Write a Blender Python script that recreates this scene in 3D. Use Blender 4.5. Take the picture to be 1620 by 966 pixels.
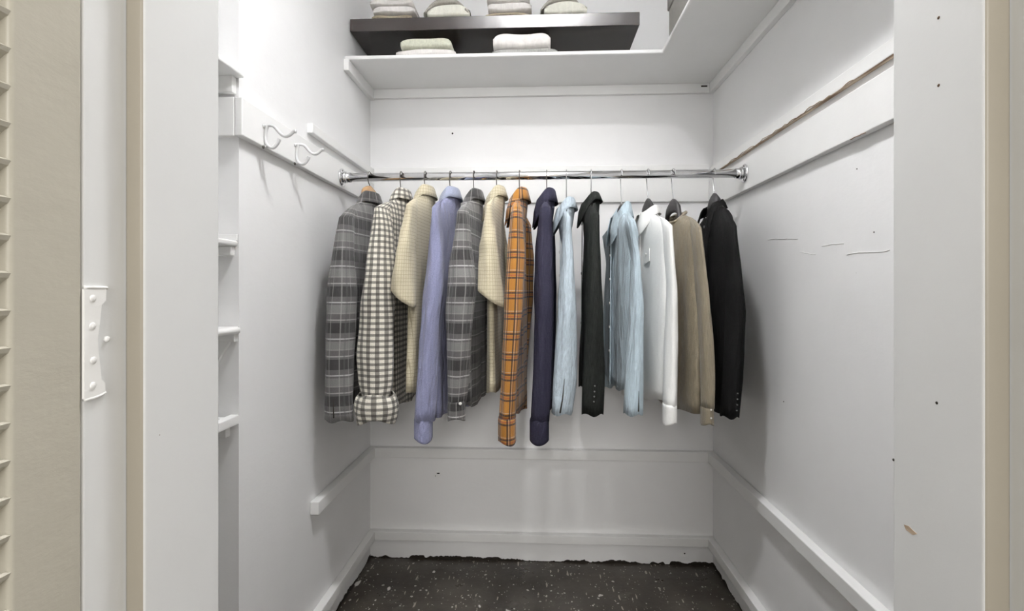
import bpy, math, random
from mathutils import Vector
random.seed(7)
for o in list(bpy.data.objects): bpy.data.objects.remove(o)
SC = bpy.context.scene
COL = SC.collection
H = 1.185                      # eye height above the closet floor
F = 815.0                      # focal length in pixels of the 1620 px frame
YAW = math.radians(2.67)

# ---------------------------------------------------------------- camera
cd = bpy.data.cameras.new('camera'); cam = bpy.data.objects.new('camera', cd); COL.objects.link(cam)
cam.location = (0, 0, H); cam.rotation_euler = (math.pi/2, 0, YAW)
cd.sensor_width = 36; cd.lens = F/1620*36; cd.shift_y = -23/1620; cd.clip_start = .02
SC.camera = cam
# ---------------------------------------------------------------- world (dim warm room behind the camera)
w = bpy.data.worlds.new('world'); SC.world = w; w.use_nodes = True
bgn = w.node_tree.nodes['Background']; bgn.inputs[0].default_value = (1.0, .94, .85, 1); bgn.inputs[1].default_value = .70
# added frontal fill light from the unseen room behind the camera
al = bpy.data.lights.new('room_fill', 'AREA'); al.shape = 'RECTANGLE'; al.size = 1.0; al.size_y = .7; al.energy = 36; al.color = (1, .98, .96)
alo = bpy.data.objects.new('room_fill', al); COL.objects.link(alo); alo.location = (.05, -2.2, 1.95); alo.rotation_euler = (math.radians(80), 0, 0)
LAMP_STRENGTH = 195.0
LAMP_COL = (1.0, .995, 1.0, 1)
SC.view_settings.view_transform = 'Standard'; SC.view_settings.look = 'None'
SC.view_settings.exposure = 0.33; SC.view_settings.gamma = 1.0
SC.view_settings.use_curve_mapping = False

# ---------------------------------------------------------------- dimensions
XL, XR, YB = -.737, .763, 2.262       # left wall, right wall, back wall
YP = 1.246                            # front end of the left wall (alcove begins)
XA = -1.15                            # back of the alcove
YF = .586                             # inner face of the front wall
YO = .424                             # outer face of the front wall
CEIL = 2.82
YROD, ZROD, RROD = 1.87, H + .418, .0150

def sx(u, Y):            # lateral position at depth Y for a measured bearing
    return Y*math.tan(math.atan((u-810)/F) - YAW)
def sz(v, X, Y):         # height for a measured elevation at a point of the plan
    return H + (460-v)/F*(Y*math.cos(YAW) - X*math.sin(YAW))

# ---------------------------------------------------------------- materials
def newmat(name):
    m = bpy.data.materials.new(name); m.use_nodes = True
    nt = m.node_tree; return m, nt, nt.nodes['Principled BSDF']
def C4(c): return (c[0], c[1], c[2], 1)
def noise(nt, scale, detail=4, vec=None, rough=.55):
    n = nt.nodes.new('ShaderNodeTexNoise'); n.inputs['Scale'].default_value = scale
    n.inputs['Detail'].default_value = detail; n.inputs['Roughness'].default_value = rough
    if vec: nt.links.new(vec, n.inputs['Vector'])
    return n.outputs['Fac']
def ramp(nt, fac, a, b, ca, cb):
    r = nt.nodes.new('ShaderNodeValToRGB'); r.color_ramp.elements[0].position = a; r.color_ramp.elements[1].position = b
    r.color_ramp.elements[0].color = C4(ca); r.color_ramp.elements[1].color = C4(cb)
    nt.links.new(fac, r.inputs[0]); return r.outputs[0]
def mixc(nt, fac, a, b):
    m = nt.nodes.new('ShaderNodeMix'); m.data_type = 'RGBA'
    for s, x in ((m.inputs[0], fac), (m.inputs[6], a), (m.inputs[7], b)):
        if isinstance(x, bpy.types.NodeSocket): nt.links.new(x, s)
        elif isinstance(x, (int, float)): s.default_value = x
        else: s.default_value = C4(x)
    return m.outputs[2]
def mth(nt, op, a, b=None):
    m = nt.nodes.new('ShaderNodeMath'); m.operation = op
    for i, x in enumerate((a, b)):
        if x is None: continue
        if isinstance(x, bpy.types.NodeSocket): nt.links.new(x, m.inputs[i])
        else: m.inputs[i].default_value = x
    return m.outputs[0]
def bump(nt, b, h, strength=.2, dist=.01):
    n = nt.nodes.new('ShaderNodeBump'); n.inputs['Strength'].default_value = strength; n.inputs['Distance'].default_value = dist
    nt.links.new(h, n.inputs['Height']); nt.links.new(n.outputs[0], b.inputs['Normal'])
def coord(nt, kind='Object'):
    return nt.nodes.new('ShaderNodeTexCoord').outputs[kind]
def mapping(nt, vec, scale):
    m = nt.nodes.new('ShaderNodeMapping'); m.inputs['Scale'].default_value = scale
    nt.links.new(vec, m.inputs['Vector']); return m.outputs[0]

def paint(name, c, rough=.42, var=.03, chips=0.0, bs=.18):
    m, nt, b = newmat(name); v = coord(nt)
    n1 = noise(nt, 3.0, 5, v)
    d = tuple(x*(1-var*2.2) for x in c)
    col = ramp(nt, n1, .35, .65, d, c)
    if chips > 0:
        vo = nt.nodes.new('ShaderNodeTexVoronoi'); vo.inputs['Scale'].default_value = 9; nt.links.new(v, vo.inputs['Vector'])
        vo.inputs['Randomness'].default_value = 1
        f = mth(nt, 'LESS_THAN', vo.outputs['Distance'], chips)
        col = mixc(nt, mth(nt, 'MULTIPLY', f, .75), col, (.22, .17, .12))
    nt.links.new(col, b.inputs['Base Color'])
    b.inputs['Roughness'].default_value = rough
    n2 = noise(nt, 14, 8, mapping(nt, v, (1, 1, 2.2)), .62)
    n3 = noise(nt, 55, 2, mapping(nt, v, (1, 1, .35)))
    hsum = mth(nt, 'ADD', n2, mth(nt, 'MULTIPLY', n3, .25))
    bump(nt, b, hsum, bs, .006)
    return m
WALL = paint('wall_paint', (.90, .90, .90), .5, .015, .008, .13)
TRIM = paint('trim_paint', (.89, .89, .88), .42, .02, .008, .10)
JAMB = paint('jamb_paint', (.76, .77, .77), .42, .02, .006, .07)
STOP_SHADED = paint('shaded_cream_stop', (.35, .32, .262), .42, .03, .0, .12)  # cream paint darkened, shade of the room-facing side put into the colour
CREAM = paint('cream_paint', (.50, .475, .40), .42, .03, .010, .18)
def wood_raw():
    m, nt, b = newmat('raw_wood_edge'); v = mapping(nt, coord(nt), (30, 3, 30))
    nt.links.new(ramp(nt, noise(nt, 3, 6, v), .35, .7, (.20, .12, .07), (.66, .55, .42)), b.inputs['Base Color']); b.inputs['Roughness'].default_value = .7
    return m
RAW = wood_raw()
def floor_mat():
    m, nt, b = newmat('worn_dark_floor'); v = coord(nt)
    base = ramp(nt, noise(nt, 4, 8, v, .65), .35, .68, (.034, .027, .020), (.088, .076, .060))
    rub = noise(nt, 7, 9, v, .75)
    base = mixc(nt, mth(nt, 'MULTIPLY', mth(nt, 'GREATER_THAN', rub, .60), .35), base, (.13, .12, .10))
    def spots(sc, th, amt, c, base, stretch=(1, 1, 1)):
        vm = mapping(nt, v, stretch)
        dn = nt.nodes.new('ShaderNodeTexNoise'); dn.inputs['Scale'].default_value = sc*1.5; nt.links.new(vm, dn.inputs['Vector'])
        va = nt.nodes.new('ShaderNodeVectorMath'); va.operation = 'MULTIPLY_ADD'
        nt.links.new(dn.outputs['Color'], va.inputs[0]); va.inputs[1].default_value = (.6/sc,)*3; nt.links.new(vm, va.inputs[2])
        vo = nt.nodes.new('ShaderNodeTexVoronoi'); vo.inputs['Scale'].default_value = sc; nt.links.new(va.outputs[0], vo.inputs['Vector'])
        sep = nt.nodes.new('ShaderNodeSeparateColor'); nt.links.new(vo.outputs['Color'], sep.inputs[0])
        rad = mth(nt, 'MULTIPLY', sep.outputs[0], th)
        f = mth(nt, 'LESS_THAN', vo.outputs['Distance'], rad)
        f = mth(nt, 'MULTIPLY', f, mth(nt, 'LESS_THAN', sep.outputs[1], amt))
        return mixc(nt, f, base, c)
    base = spots(40, .22, .6, (.62, .60, .55), base)
    base = spots(85, .24, .5, (.50, .47, .42), base)
    base = spots(13, .15, .75, (.70, .68, .64), base, (1, .6, 1))
    base = spots(24, .24, .7, (.42, .38, .32), base, (2.4, .5, 1))
    nt.links.new(base, b.inputs['Base Color'])
    b.inputs['Roughness'].default_value = .33
    nt.links.new(ramp(nt, noise(nt, 9, 5, v), .3, .7, (.25,)*3, (.5,)*3), b.inputs['Roughness'])
    bump(nt, b, noise(nt, 30, 8, v), .25, .004)
    return m
FLOORM = floor_mat()
def simple(name, c, rough=.5, metal=0, bs=0, sc=60):
    m, nt, b = newmat(name); v = coord(nt)
    nt.links.new(ramp(nt, noise(nt, sc*.3, 4, v), .35, .65, tuple(x*.93 for x in c), c), b.inputs['Base Color'])
    b.inputs['Roughness'].default_value = rough; b.inputs['Metallic'].default_value = metal
    if bs: bump(nt, b, noise(nt, sc, 4, v), bs, .003)
    return m
CHROME = simple('chrome', (.82, .82, .83), .09, 1)
STEEL = simple('dark_steel', (.16, .15, .14), .3, 1)
STEELL = simple('bright_steel', (.55, .55, .56), .25, 1)
PAINTEDWIRE = simple('painted_wire', (.74, .74, .74), .3)
BLACKHANG = simple('black_hanger', (.022, .020, .021), .55, 0, .1)
WOODHANG = simple('wood_hanger', (.42, .26, .13), .45)
DARKSHELF = simple('black_brown_laminate', (.020, .015, .013), .22, 0, .0, 40)
HOLE = simple('dark_hole', (.02, .015, .01), .9)
RUST = simple('rusty_hole', (.10, .05, .025), .8)
BOXM = simple('grey_box_cloth', (.20, .19, .175), .8, 0, .3, 300)
PEARL = simple('pearl_button', (.80, .79, .76), .25)
DARKBTN = simple('grey_button', (.16, .16, .16), .3)

def cloth(name, c, var=.10, sc=220, rough=.85, streak=None, sheen=.15, wr=.35, crease=.2):
    m, nt, b = newmat(name); v = coord(nt, 'UV')
    n1 = noise(nt, sc, 3, mapping(nt, v, streak or (1, 1, 1)))
    lo = tuple(x*(1-var*1.8) for x in c); hi = tuple(min(1, x*(1+var)) for x in c)
    nt.links.new(ramp(nt, n1, .3, .7, lo, hi), b.inputs['Base Color'])
    b.inputs['Roughness'].default_value = rough; b.inputs['Sheen Weight'].default_value = sheen
    if max(c) < .1: b.inputs['Specular IOR Level'].default_value = .12
    mp = nt.nodes.new('ShaderNodeMapping'); mp.inputs['Rotation'].default_value = (0, 0, .7); mp.inputs['Scale'].default_value = (2.6, .7, 1)
    nt.links.new(v, mp.inputs['Vector'])
    cr = mth(nt, 'ABSOLUTE', mth(nt, 'SUBTRACT', noise(nt, 11, 2, mp.outputs[0], .4), .5))
    wv = mth(nt, 'ADD', noise(nt, 16, 5, mapping(nt, v, (1.6, .7, 1)), .6), mth(nt, 'MULTIPLY', cr, crease))
    bump(nt, b, mth(nt, 'ADD', wv, mth(nt, 'MULTIPLY', noise(nt, 420, 2, v), .08)), wr, .03)
    return m
def plaid(name, base, pu, pv, ust, vst, wr=.3, fuzz=.22):
    """woven checks: ust / vst are lists of (centre, width, colour, amount) in fractions of the repeat"""
    m, nt, b = newmat(name); v = coord(nt, 'UV')
    s = nt.nodes.new('ShaderNodeSeparateXYZ'); nt.links.new(v, s.inputs[0])
    fu = mth(nt, 'FRACT', mth(nt, 'ADD', mth(nt, 'DIVIDE', s.outputs[0], pu), 100.0))
    fv = mth(nt, 'FRACT', mth(nt, 'ADD', mth(nt, 'DIVIDE', s.outputs[1], pv), 100.0))
    col = mixc(nt, 0.0, base, base)
    for fr, lst in ((fv, vst), (fu, ust)):
        for (c, wd, cc, amt) in lst:
            f = mth(nt, 'LESS_THAN', mth(nt, 'ABSOLUTE', mth(nt, 'SUBTRACT', fr, c)), wd/2)
            col = mixc(nt, mth(nt, 'MULTIPLY', f, amt), col, cc)
    n1 = noise(nt, 500, 2, v)
    fz = ramp(nt, n1, .3, .7, (1-fuzz*1.5,)*3, (1.0,)*3)
    mx = nt.nodes.new('ShaderNodeMix'); mx.data_type = 'RGBA'; mx.blend_type = 'MULTIPLY'; mx.inputs[0].default_value = 1
    nt.links.new(col, mx.inputs[6]); nt.links.new(fz, mx.inputs[7])
    nt.links.new(mx.outputs[2], b.inputs['Base Color'])
    b.inputs['Roughness'].default_value = .9; b.inputs['Sheen Weight'].default_value = .15
    wv = noise(nt, 14, 5, mapping(nt, v, (1.6, .7, 1)), .6)
    bump(nt, b, wv, wr, .03)
    return m

LG = (.38, .37, .36)
M_GREY = plaid('grey_flannel_plaid', (.105, .102, .100), .058, .116,
    [(.25, .06, LG, .45), (.75, .05, LG, .35), (.5, .10, (.08, .08, .08), .4)],
    [(.20, .28, (.022, .021, .021), .95), (.42, .035, LG, .75), (.72, .22, (.21, .206, .202), .8), (.90, .035, (.52, .51, .50), .8), (.60, .03, LG, .5)])
M_GING = plaid('gingham', (.86, .82, .72), .0235, .0185,
    [(.5, .46, (.025, .020, .016), .70)], [(.5, .46, (.025, .020, .016), .70)])
M_CREAM = plaid('cream_check', (.65, .585, .42), .0115, .0115,
    [(.5, .13, (.30, .255, .165), .65)], [(.5, .13, (.30, .255, .165), .65)])
M_ORANGE = plaid('orange_plaid', (.43, .185, .022), .047, .064,
    [(.22, .14, (.02, .015, .015), .88), (.48, .09, (.03, .02, .03), .8), (.35, .05, (.50, .42, .36), .5), (.75, .05, (.35, .12, .02), .4)],
    [(.15, .09, (.02, .015, .02), .85), (.42, .09, (.025, .015, .02), .85), (.28, .05, (.38, .06, .03), .7), (.53, .035, (.55, .45, .38), .55)])
M_LAV = cloth('lavender_cotton', (.235, .245, .385), .12, 260, wr=.6, crease=.9)
M_LAVC = cloth('lavender_collar', (.31, .34, .45), .10, 260)
M_NAVY = cloth('navy_cotton', (.024, .023, .040), .15, 260, sheen=.0)
M_DENIM = cloth('pale_blue_denim', (.47, .555, .62), .10, 200, streak=(1, .25, 1), wr=.6, crease=.9)
M_CHAR = cloth('charcoal_cloth', (.012, .0135, .012), .3, 200, streak=(1, .2, 1), sheen=0)
M_LBLUE = cloth('light_blue_cotton', (.45, .55, .615), .10, 180, streak=(1.5, .12, 1), wr=.6, crease=.9)
M_WHITE = cloth('white_blouse_cloth', (.84, .84, .82), .02, 200, rough=.6, wr=.15)
M_TAUPE = cloth('taupe_satin', (.235, .200, .140), .12, 200, rough=.42, streak=(1.5, .15, 1))
M_BLACK = cloth('black_wool', (.004, .004, .004), .2, 240, sheen=0)
F_WHITE = cloth('folded_white', (.84, .81, .78), .05, 60)
F_CREAM = cloth('folded_cream', (.78, .77, .68), .05, 60)
F_GREY = cloth('folded_grey', (.36, .34, .30), .12, 200)
F_BROWN = cloth('folded_brown', (.30, .25, .18), .15, 150)
F_GREEN = cloth('folded_sage', (.60, .61, .50), .08, 150)
F_DGREY = cloth('folded_mid_grey', (.42, .42, .40), .12, 150)

# ---------------------------------------------------------------- mesh helpers
def mesh(name, V, Fc, mat, parent=None, smooth=False, uv=None, solid=0):
    me = bpy.data.meshes.new(name); me.from_pydata(V, [], Fc); me.update()
    if uv is not None:
        L = me.uv_layers.new(name='UVMap')
        k = 0
        for fu in uv:
            for c in fu: L.data[k].uv = c; k += 1
    if smooth:
        for p in me.polygons: p.use_smooth = True
    me.materials.append(mat)
    o = bpy.data.objects.new(name, me); COL.objects.link(o)
    if parent:
        o.parent = parent
        o.matrix_parent_inverse = parent.matrix_world.inverted() if parent.type != 'EMPTY' else __import__('mathutils').Matrix.Translation(-parent.location)
    if solid:
        s = o.modifiers.new('thickness', 'SOLIDIFY'); s.thickness = solid; s.offset = 0
    return o
def boxes_data(lst):
    V, Fc = [], []
    for (x0, x1, y0, y1, z0, z1) in lst:
        b = len(V)
        V += [(x0,y0,z0),(x1,y0,z0),(x1,y1,z0),(x0,y1,z0),(x0,y0,z1),(x1,y0,z1),(x1,y1,z1),(x0,y1,z1)]
        Fc += [tuple(b+i for i in f) for f in ((0,3,2,1),(4,5,6,7),(0,1,5,4),(1,2,6,5),(2,3,7,6),(3,0,4,7))]
    return V, Fc
def box(name, x0, x1, y0, y1, z0, z1, mat, parent=None, bev=0):
    V, Fc = boxes_data([(x0, x1, y0, y1, z0, z1)])
    o = mesh(name, V, Fc, mat, parent)
    if bev:
        m = o.modifiers.new('edge', 'BEVEL'); m.width = bev; m.segments = 2; m.limit_method = 'ANGLE'
        for p in o.data.polygons: p.use_smooth = True
        wn = o.modifiers.new('wn', 'WEIGHTED_NORMAL'); wn.keep_sharp = False
    return o
def tube(name, pts, r, mat, parent=None, n=10, sub=1):
    """round bar swept along a smoothed polyline; r may be a list"""
    P = [Vector(p) for p in pts]; R = r if isinstance(r, list) else [r]*len(P)
    for _ in range(sub):
        Q, S = [P[0]], [R[0]]
        for i in range(len(P)-1):
            Q += [P[i]*.75+P[i+1]*.25, P[i]*.25+P[i+1]*.75]; S += [R[i]*.75+R[i+1]*.25, R[i]*.25+R[i+1]*.75]
        Q.append(P[-1]); S.append(R[-1]); P, R = Q, S
    V, Fc = [], []; up = None
    for i, p in enumerate(P):
        t = (P[min(i+1, len(P)-1)] - P[max(i-1, 0)]).normalized()
        if up is None: up = t.orthogonal().normalized()
        up = (up - t*up.dot(t)).normalized(); s = t.cross(up)
        for k in range(n):
            a = 2*math.pi*k/n; V.append(tuple(p + (up*math.cos(a) + s*math.sin(a))*R[i]))
    for i in range(len(P)-1):
        for k in range(n):
            Fc.append((i*n+k, i*n+(k+1) % n, (i+1)*n+(k+1) % n, (i+1)*n+k))
    Fc.append(tuple(range(n))[::-1]); Fc.append(tuple((len(P)-1)*n+k for k in range(n)))
    return mesh(name, V, Fc, mat, parent, True)
def disc(name, c, axis, r, th, mat, parent=None, n=16, dome=0):
    c = Vector(c); a = Vector(axis).normalized(); u = a.orthogonal().normalized(); s = a.cross(u)
    prof = [(0, r*.96), (th*.6, r), (th, r*.86)] + ([(th*1.25, r*.45)] if dome else [])
    V, Fc = [], []
    for (h, rr) in prof:
        for k in range(n):
            t = 2*math.pi*k/n; V.append(tuple(c + a*h + (u*math.cos(t)+s*math.sin(t))*rr))
    for i in range(len(prof)-1):
        for k in range(n): Fc.append((i*n+k, i*n+(k+1) % n, (i+1)*n+(k+1) % n, (i+1)*n+k))
    Fc.append(tuple(range(n))[::-1]); Fc.append(tuple((len(prof)-1)*n+k for k in range(n)))
    return mesh(name, V, Fc, mat, parent, True)
def empty(name, loc):
    o = bpy.data.objects.new(name, None); COL.objects.link(o); o.location = loc; o.empty_display_size = .05
    return o
def tag(o, label, cat=None, group=None, kind=None):
    o['label'] = label
    if cat: o['category'] = cat
    if group: o['group'] = group
    if kind: o['kind'] = kind
    return o

# ================================================================ THE ROOM
tag(box('floor', -1.6, 1.6, -1.2, YB+.1, -.08, 0, FLOORM), 'dark scuffed closet floor speckled with white paint', 'floor', kind='structure')
tag(box('ceiling', XA-.1, XR+.1, YO, YB+.1, CEIL, CEIL+.08, WALL), 'white ceiling over the closet', 'ceiling', kind='structure')
wb = tag(box('wall_back', XL, XR, YB, YB+.1, 0, CEIL, WALL), 'white painted back wall behind the hanging clothes', 'wall', kind='structure')
wr = tag(box('wall_right', XR, XR+.1, YF, YB+.1, 0, CEIL, WALL), 'white scratched right wall of the closet', 'wall', kind='structure')
wl = tag(box('wall_left', XA, XL, YP, YB+.1, 0, CEIL, WALL), 'white left wall with two coat hooks on its rail', 'wall', kind='structure')
tag(box('wall_alcove', XA-.1, XA, YO, YB+.1, 0, CEIL, WALL), 'white wall at the back of the shelf alcove on the left', 'wall', kind='structure')
DXL, DXR = -.369, .391            # stop faces of the door frame
RXL, RXR = -.388, .414            # rabbet faces of the door frame
YS = .468                         # room side face of the stop
DH = 2.06
wf = empty('wall_front', (0, (YO+YF)/2, 0)); tag(wf, 'front wall around the doorway into the closet', 'wall', kind='structure')
box('wall_panel', XA, -.42, YO+.004, YF, 0, CEIL, WALL, wf)
box('wall_panel', .446, XR+.1, YO+.004, YF, 0, CEIL, WALL, wf)
box('wall_panel', -.42, .446, YO+.004, YF, DH+.05, CEIL, WALL, wf)

# --- door frame: jamb boards with a stop, painted-over hinge on the left
t1 = empty('trim_1', (0, YS, 0)); tag(t1, 'white painted door frame around the closet opening', 'door frame', kind='structure')
jl = box('jamb', -.42, RXL, YO, YF, 0, DH+.05, JAMB, t1, .002)
jr = box('jamb', RXR, .446, YO, YF, 0, DH+.05, JAMB, t1, .002)
box('jamb_head', RXL, RXR, YO, YF, DH+.02, DH+.05, JAMB, t1)
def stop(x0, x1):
    # stop: white face towards the opening, cream face towards the room with its shade in the colour
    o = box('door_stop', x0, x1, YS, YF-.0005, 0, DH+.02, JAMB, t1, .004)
    o.data.materials.append(STOP_SHADED); o.data.polygons[2].material_index = 1
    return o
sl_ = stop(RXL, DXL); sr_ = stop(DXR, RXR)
box('door_stop', DXL, DXR, YS, YF-.0005, DH, DH+.02, JAMB, t1, .003)
for (vv, uu) in ((28, 1485), (135, 1485), (637, 1482), (727, 1413.5)):
    Y = DXR/math.tan(math.atan((uu-810)/F)-YAW)
    hz = sz(vv, DXR, Y)
    disc('nail_hole', (DXR+.0006, Y, hz), (-1, 0, 0), .0016, .001, RUST if vv < 200 else HOLE, sr_, 8)
Y = DXR/math.tan(math.atan((1440-810)/F)-YAW); z0 = sz(840, DXR, Y)
V = [(DXR-.0004, Y+a, z0+b) for a, b in ((-.010, .002), (-.004, -.002), (.006, -.001), (.009, .003), (.002, .0045), (-.004, .003))]
mesh('scuff', V+[(DXR+.001, y, z) for _, y, z in V], [tuple(range(6)), (11, 10, 9, 8, 7, 6)]+[(i, (i+1) % 6, 6+(i+1) % 6, 6+i) for i in range(6)], RAW, sr_)
# casing on the room side
for (a, b) in ((.428, .50), ):
    box('casing', a, b, YO-.018, YO, 0, DH+.09, CREAM, t1, .003)
box('casing', -.44, .50, YO-.018, YO, DH+.05, DH+.12, CREAM, t1, .003)
# hinge leaf, painted over
hz0 = H - .0425
hg = []
edge = [(-.050, .4445), (-.040, .4445), (-.036, .4405), (-.030, .4400), (-.012, .4375), (.0, .4365), (.012, .4385), (.024, .4400), (.030, .4408), (.034, .4452), (.044, .4455)]
V = []
for z, y in edge: V += [(RXL, YO-.001, hz0+z), (RXL+.0022, YO-.001, hz0+z), (RXL+.0022, y, hz0+z), (RXL, y, hz0+z)]
Fc = []
for i in range(len(edge)-1):
    for k in range(4): Fc.append((4*i+k, 4*i+(k+1) % 4, 4*i+4+(k+1) % 4, 4*i+4+k))
Fc += [(3, 2, 1, 0), tuple(4*(len(edge)-1)+k for k in range(4))]
hin = mesh('hinge', V, Fc, TRIM, t1); hin['label'] = 'hinge leaf under thick white paint'
for y, z in ((.4315, .036), (.4310, .012), (.4315, -.040), (.4320, -.018)):
    disc('screw', (RXL+.0020, y, hz0+z), (1, 0, 0), .0032, .0009, TRIM, hin, 12)
disc('screw', (RXL, .4475, hz0-.001), (1, 0, 0), .0028, .002, TRIM, hin, 12, 1)
tube('hinge_ridge', [(RXL+.001, YO, hz0+.0455), (RXL+.0015, .436, hz0+.0455), (RXL+.001, .4475, hz0+.0452)], .0015, TRIM, hin, 8)
tube('hinge_ridge', [(RXL+.001, YO, hz0-.051), (RXL+.0015, .436, hz0-.051), (RXL+.001, .4455, hz0-.0485)], .0015, TRIM, hin, 8)

# --- louvred door folded open against the left side of the doorway
d1 = empty('door_1', (RXL-.018, YO, 0)); tag(d1, 'cream louvred wooden door standing open at the left edge', 'door', kind='structure')
DX0, DX1 = RXL-.036, RXL+.0005
DY1 = YO-.0005; DY0 = DY1-.62
YST = .362
box('stile', DX0, DX1, YST, DY1, .012, 2.05, CREAM, d1, .004)
box('stile', DX0, DX1, DY0, DY0+.062, .012, 2.05, CREAM, d1, .004)
box('rail', DX0+.002, DX1-.002, DY0+.062, YST, .012, .16, CREAM, d1, .003)
box('rail', DX0+.002, DX1-.002, DY0+.062, YST, 1.96, 2.05, CREAM, d1, .003)
zl = .185; first = None; k = 0
PITCH = .0277; zref = H + .1795
n0 = math.floor((zref-.19)/PITCH)
zl = zref - n0*PITCH
while zl < 1.95:
    if first is None:
        prof = [(-.0165, -.026), (-.0150, -.0295), (.0165, -.0035), (.0175, .0), (.0150, .0015), (-.0145, -.0235)]
        xm = (DX0+DX1)/2
        V = [(xm+a, DY0+.060, b) for a, b in prof] + [(xm+a, YST+.002, b) for a, b in prof]
        n = len(prof)
        Fc = [tuple(range(n)), tuple(range(2*n-1, n-1, -1))] + [(i, n+i, n+(i+1) % n, (i+1) % n) for i in range(n)]
        o = mesh('slat', V, Fc, CREAM, d1); first = o
    else:
        o = first.copy(); COL.objects.link(o)
    o.location.z = zl; zl += PITCH

# --- rails and battens on the walls
RT = .018
def strip(idx, label, x0, x1, y0, y1, z0, z1, mat=TRIM, bev=.003):
    o = box('trim_%d' % idx, x0, x1, y0, y1, H+z0, H+z1, mat, None, bev)
    return tag(o, label, 'trim', kind='structure')
t2 = strip(2, 'wide white rail on the left wall carrying two coat hooks', XL, XL+.020, YP-.020, YB, .380, .474)
t3 = strip(3, 'white rail board turning the corner into the shelf alcove', XA, XL, YP-.020, YP, .379, .4746)
strip(4, 'short white batten above the coat hooks on the left wall', XL, XL+.020, 1.624, YB, .508, .540)
t5 = strip(5, 'wide white rail on the right wall below the cracked batten', XR-.020, XR, YF, YB, .358, .470)
t6 = strip(6, 'long batten with a cracked brown underside on the right wall', XR-.016, XR, YF, YB, .496, .532)
t6.data.materials.append(RAW); t6.data.polygons[0].material_index = 1
tag(box('trim_7', XL+.020, XR-.020, YB-.012, YB, H+.384, H+.545, TRIM, None, .003), 'white rail board along the back wall behind the hangers', 'trim', kind='structure')
# raised paint crack along the brown batten
pts = []
yy = 1.25
while yy < 2.1:
    pts.append((XR-.0165, yy, H+.496+random.uniform(-.002, .006))); yy += random.uniform(.012, .03)
tube('paint_crack', pts, .0014, RAW, t6, 5, 0)
tube('paint_crack', [(XR-.0195, 1.20+.005*i, H+.358+random.uniform(-.001, .001)) for i in range(12)], .0012, RAW, t5, 5, 0)
# upper battens of the lower wall
ST = .030
strip(8, 'upper low batten across the back wall', XL, XR, YB-ST, YB, -.731, -.688)
strip(9, 'lower batten across the back wall just above the floor', XL, XR, YB-ST, YB, -1.094, -1.056)
strip(10, 'short sloping-in-view batten on the left wall with a cut end', XL, XL+ST, 1.648, YB-ST, -.731, -.688)
strip(11, 'lower batten along the left wall above the floor', XL, XL+ST, YP, YB-ST, -1.094, -1.056)
strip(12, 'upper low batten running along the right wall', XR-ST, XR, YF, YB-ST, -.731, -.688)
strip(13, 'lower batten along the right wall near the floor', XR-ST, XR, YF, YB-ST, -1.094, -1.056)
# ragged dark floor paint lapping onto the foot of the walls
def ragged(p0, p1, nrm, par):
    p0, p1, nrm = Vector(p0), Vector(p1), Vector(nrm); n = int((p1-p0).length/.006); V, Fc = [], []
    hh = .006
    for i in range(n+1):
        hh = min(.015, max(.0015, hh + random.uniform(-.0035, .0035)))
        if random.random() < .04: hh = random.uniform(.001, .017)
        p = p0.lerp(p1, i/n); q = p + nrm*.0012
        V += [tuple(p), tuple(q), tuple(q+Vector((0, 0, hh))), tuple(p+Vector((0, 0, hh)))]
    for i in range(n):
        for k in range(1, 3): Fc.append((4*i+k, 4*i+4+k, 4*i+5+k, 4*i+k+1))
    o = mesh('paint_lap', V, Fc, HOLE, par); return o
ragged((XL, YB, 0), (XR, YB, 0), (0, -1, 0), wb)
ragged((XL, YP, 0), (XL, YB, 0), (1, 0, 0), wl)
ragged((XR, YF, 0), (XR, YB, 0), (-1, 0, 0), wr)
# chipped hole in the back wall
hx = sx(692, YB); hz = sz(750, hx, YB)
def blob(name, cx, cz, rx, rz, y0, th, mat, par, n=14):
    V = []
    for yy_ in (y0, y0-th):
        for i in range(n):
            a = 2*math.pi*i/n; r = random.uniform(.6, 1.15)
            V.append((cx+rx*r*math.cos(a), yy_, cz+rz*r*math.sin(a)))
    return mesh(name, V, [tuple(range(n)), tuple(range(2*n-1, n-1, -1))]+[(i, n+i, n+(i+1) % n, (i+1) % n) for i in range(n)], mat, par)
blob('plaster_chip', hx, hz, .020, .013, YB, .0025, TRIM, wb)
blob('chip_hole', hx+.004, hz+.006, .008, .0025, YB-.0025, .0008, HOLE, wb)
blob('chip_hole', hx-.008, hz-.006, .0025, .002, YB-.0025, .0008, HOLE, wb)
for u_, v_ in ((1056, 862), (1083, 875), (716, 211)):
    X_ = sx(u_, YB); blob('nail_hole', X_, sz(v_, X_, YB), .004, .004, YB, .0012, HOLE, wb, 8)
for u_, v_ in ((1356, 267), (1383, 367), (1240, 635)):
    Y_ = XR/math.tan(math.atan((u_-810)/F)-YAW)
    disc('nail_hole', (XR, Y_, sz(v_, XR, Y_)), (-1, 0, 0), .0016, .0012, HOLE, wr, 8)
# paint ridges on the right wall
for (u0, v0, u1, v1) in ((1215, 378, 1262, 377), (1340, 402, 1408, 396), (1300, 388, 1335, 384), (1265, 398, 1290, 402)):
    pp = []
    for i in range(9):
        s = i/8; u_ = u0+(u1-u0)*s; Y_ = XR/math.tan(math.atan((u_-810)/F)-YAW)
        pp.append((XR-.0002, Y_, sz(v0+(v1-v0)*s+random.uniform(-1.2, 1.2), XR, Y_)))
    tube('paint_ridge', pp, .0011, WALL, wr, 6, 1)

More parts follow.
